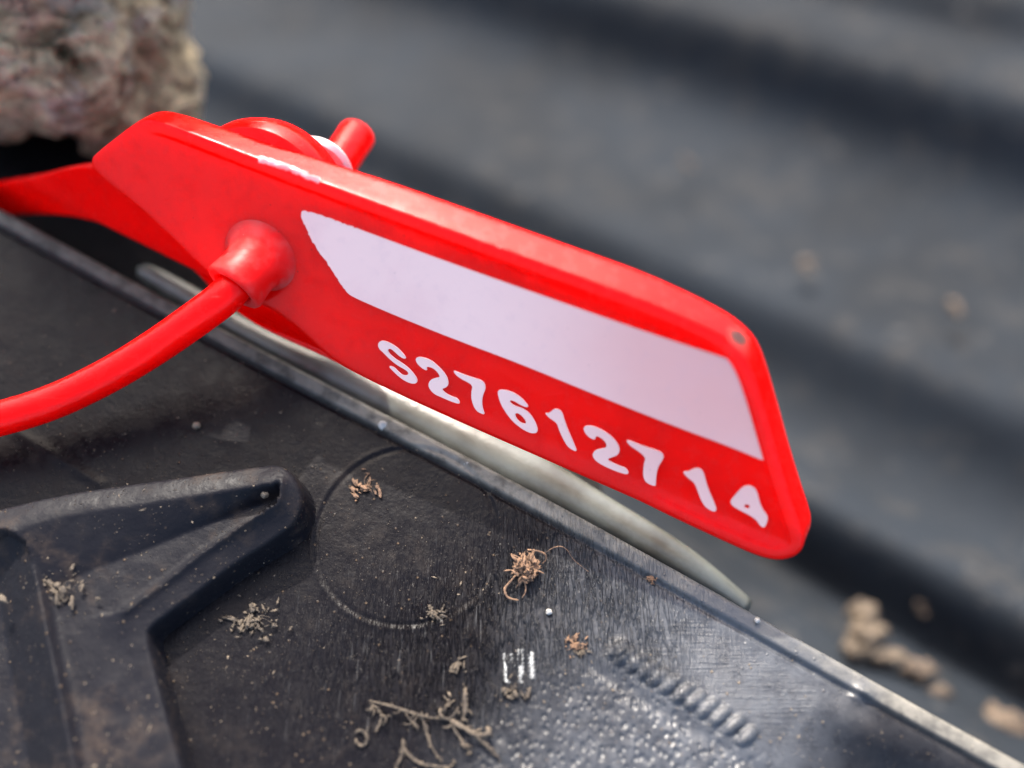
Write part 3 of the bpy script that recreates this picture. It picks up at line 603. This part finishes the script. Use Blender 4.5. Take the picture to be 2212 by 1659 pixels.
frag(1110, 1500, 22, 9, M_STRAW, 'pale scrap just below the white scratch marks'); frag(985, 1440, 12, 6, M_STRAW, 'small tan scrap at the lower end of the hair scratch')
def pebble(x, y, r, m, label, z=0., name='grit_grain'):
    bm = bmesh.new(); bmesh.ops.create_icosphere(bm, subdivisions=3, radius=r); c = on_z(x, y, z+r*.55)
    for v in bm.verts: v.co = v.co*(1+.35*mnoise.noise(v.co*(1.6/r)+Vector((x, y, 0))))+Vector(c)
    V = [tuple(v.co) for v in bm.verts]; F = [tuple(q.index for q in f.verts) for f in bm.faces]; bm.free()
    o = mesh_np(name, V, F, m); tag(o, label, 'grit grain'); return o
pebble(1008, 1001, .17, M_GLINT, 'bright white grain on the upper right of the moulded circle'); pebble(826, 918, .26, M_GLINT, 'pale grey grain by the lid edge, left of the moulded circle')
pebble(1636, 1340, .15, M_GLINT, 'bright grain sitting on the lid edge, right of the tag corner', .3); pebble(425, 920, .22, M_GRAIN, 'tan grain under the cord, between cord and raised rib')
pebble(572, 1068, .2, M_GRAIN, 'tan grain in the tip of the raised rib', 2.2); pebble(1186, 1322, .17, M_GLINT, 'white grain just right of the tangled root fibre')
# fine dust nobody could count
oc = [(1, 0, 0), (-1, 0, 0), (0, 1, 0), (0, -1, 0), (0, 0, 1), (0, 0, -1)]; of = [(0, 2, 4), (2, 1, 4), (1, 3, 4), (3, 0, 4), (2, 0, 5), (1, 2, 5), (3, 1, 5), (0, 3, 5)]
V = []; F = []
for i in range(3600):
    x = RNG.random()*2400-100; y = 500+RNG.random()*1260; z = 0.
    if fbm(np.array(x*.006), np.array(y*.006)) < .36+.2*RNG.random(): continue
    q = on_z(x, y)
    pe = (q[:2]-E0)@EP
    if pe < .4: continue
    j = [int((q[0]-xs[0])/RS), int((q[1]-ys[0])/RS)]
    if 0 <= j[0] < len(xs) and 0 <= j[1] < len(ys) and dO[j[1], j[0]] > -.1: z = max(0, hgt[j[1], j[0]])
    r = .014+.05*RNG.random()**4; b = len(V); a = RNG.normal(1, .3, 3)
    st_ = RNG.random()*3.14; c_, s_ = math.cos(st_), math.sin(st_); el = 1+2.2*RNG.random()**4
    for k in oc:
        lx, ly = k[0]*r*a[0]*el, k[1]*r*a[1]; V.append((q[0]+lx*c_-ly*s_, q[1]+lx*s_+ly*c_, z+.02+k[2]*r*.7))
    F += [tuple(b+t for t in f) for f in of]
o = mesh_np('dust', V, F, M_GRAIN, smooth=False); tag(o, kind='stuff'); o['label'] = 'fine sandy dust scattered over the black lid'
# dirt lumps down in the gap, out of focus
def lump(spec, label, m, name='dirt_lump'):
    bm = bmesh.new(); c0 = None
    for (x, y, r, li, el) in spec:
        c = on_floor(x, y, li); R_ = bmesh.ops.create_icosphere(bm, subdivisions=4, radius=1)
        for v in R_['verts']: q = v.co.copy(); v.co = Vector(c+CR*q.x*r*el+CU*q.y*r+CF*q.z*r)
    me = bpy.data.meshes.new('t'); bm.to_mesh(me); ob = bpy.data.objects.new('t', me); SC.collection.objects.link(ob)
    md = ob.modifiers.new('r', 'REMESH'); md.mode = 'VOXEL'; md.voxel_size = .16
    m2 = bpy.data.meshes.new_from_object(ob.evaluated_get(bpy.context.evaluated_depsgraph_get())); bpy.data.objects.remove(ob)
    V = [tuple(v.co+v.normal*(.5*mnoise.noise(v.co*.9)+.25*mnoise.noise(v.co*2.5))) for v in m2.vertices]
    o = mesh_np(name, V, [tuple(f.vertices) for f in m2.polygons], m); tag(o, label, 'dirt lump'); return o
M_LUMP = simple('tan_dirt', (.10, .075, .05), (.05, .037, .026), .6, .8, .3)
M_LUMPD = simple('brown_dirt', (.09, .065, .045), (.05, .037, .027), .6, .8, .3)
lump([(1866, 1330, 1.2, .3, 1), (1875, 1370, 1.25, .2, 1.1), (1862, 1402, 1.1, -.3, 1.3), (1915, 1412, .8, -.6, 1.8)], 'blurred tan dirt lump in the dark gap right of the lid edge', M_LUMP)
lump([(1985, 1432, .9, -2, 1.8), (2030, 1470, .7, -3, 1.2)], 'thin blurred brown dirt scrap trailing right of the tan lump', M_LUMPD)
lump([(2180, 1530, 1.1, -5, 1.8), (2150, 1500, .8, -5, 1)], 'blurred dark brown dirt lump near the right frame edge', M_LUMPD)
lump([(2025, 1268, 1.0, -4, 1.7)], 'faint reddish brown smudge of dirt above the tan lump', M_LUMPD)
for x, y, r in ((1478, 352, .8), (1745, 570, .8), (1985, 640, 1.0), (2070, 655, .8), (1960, 700, .7)):
    pass
for i, (x, y, r, lb) in enumerate(((1480, 350, .9, 'blurred pale speck on the grey ribbed surface above the tag'), (1742, 572, .9, 'blurred pale speck on the ribbed surface right of the tag top corner'), (2060, 660, .8, 'blurred pale speck far right on the broad grey rib'))):
    o = lump([(x, y, r*.55, .1, 1.1), (x+9, y+14, r*.4, .1, 1)], lb, M_LUMPD, 'grit_speck'); o['category'] = 'grit speck'
for o in SC.objects:
    if '_o' in o: del o['_o']
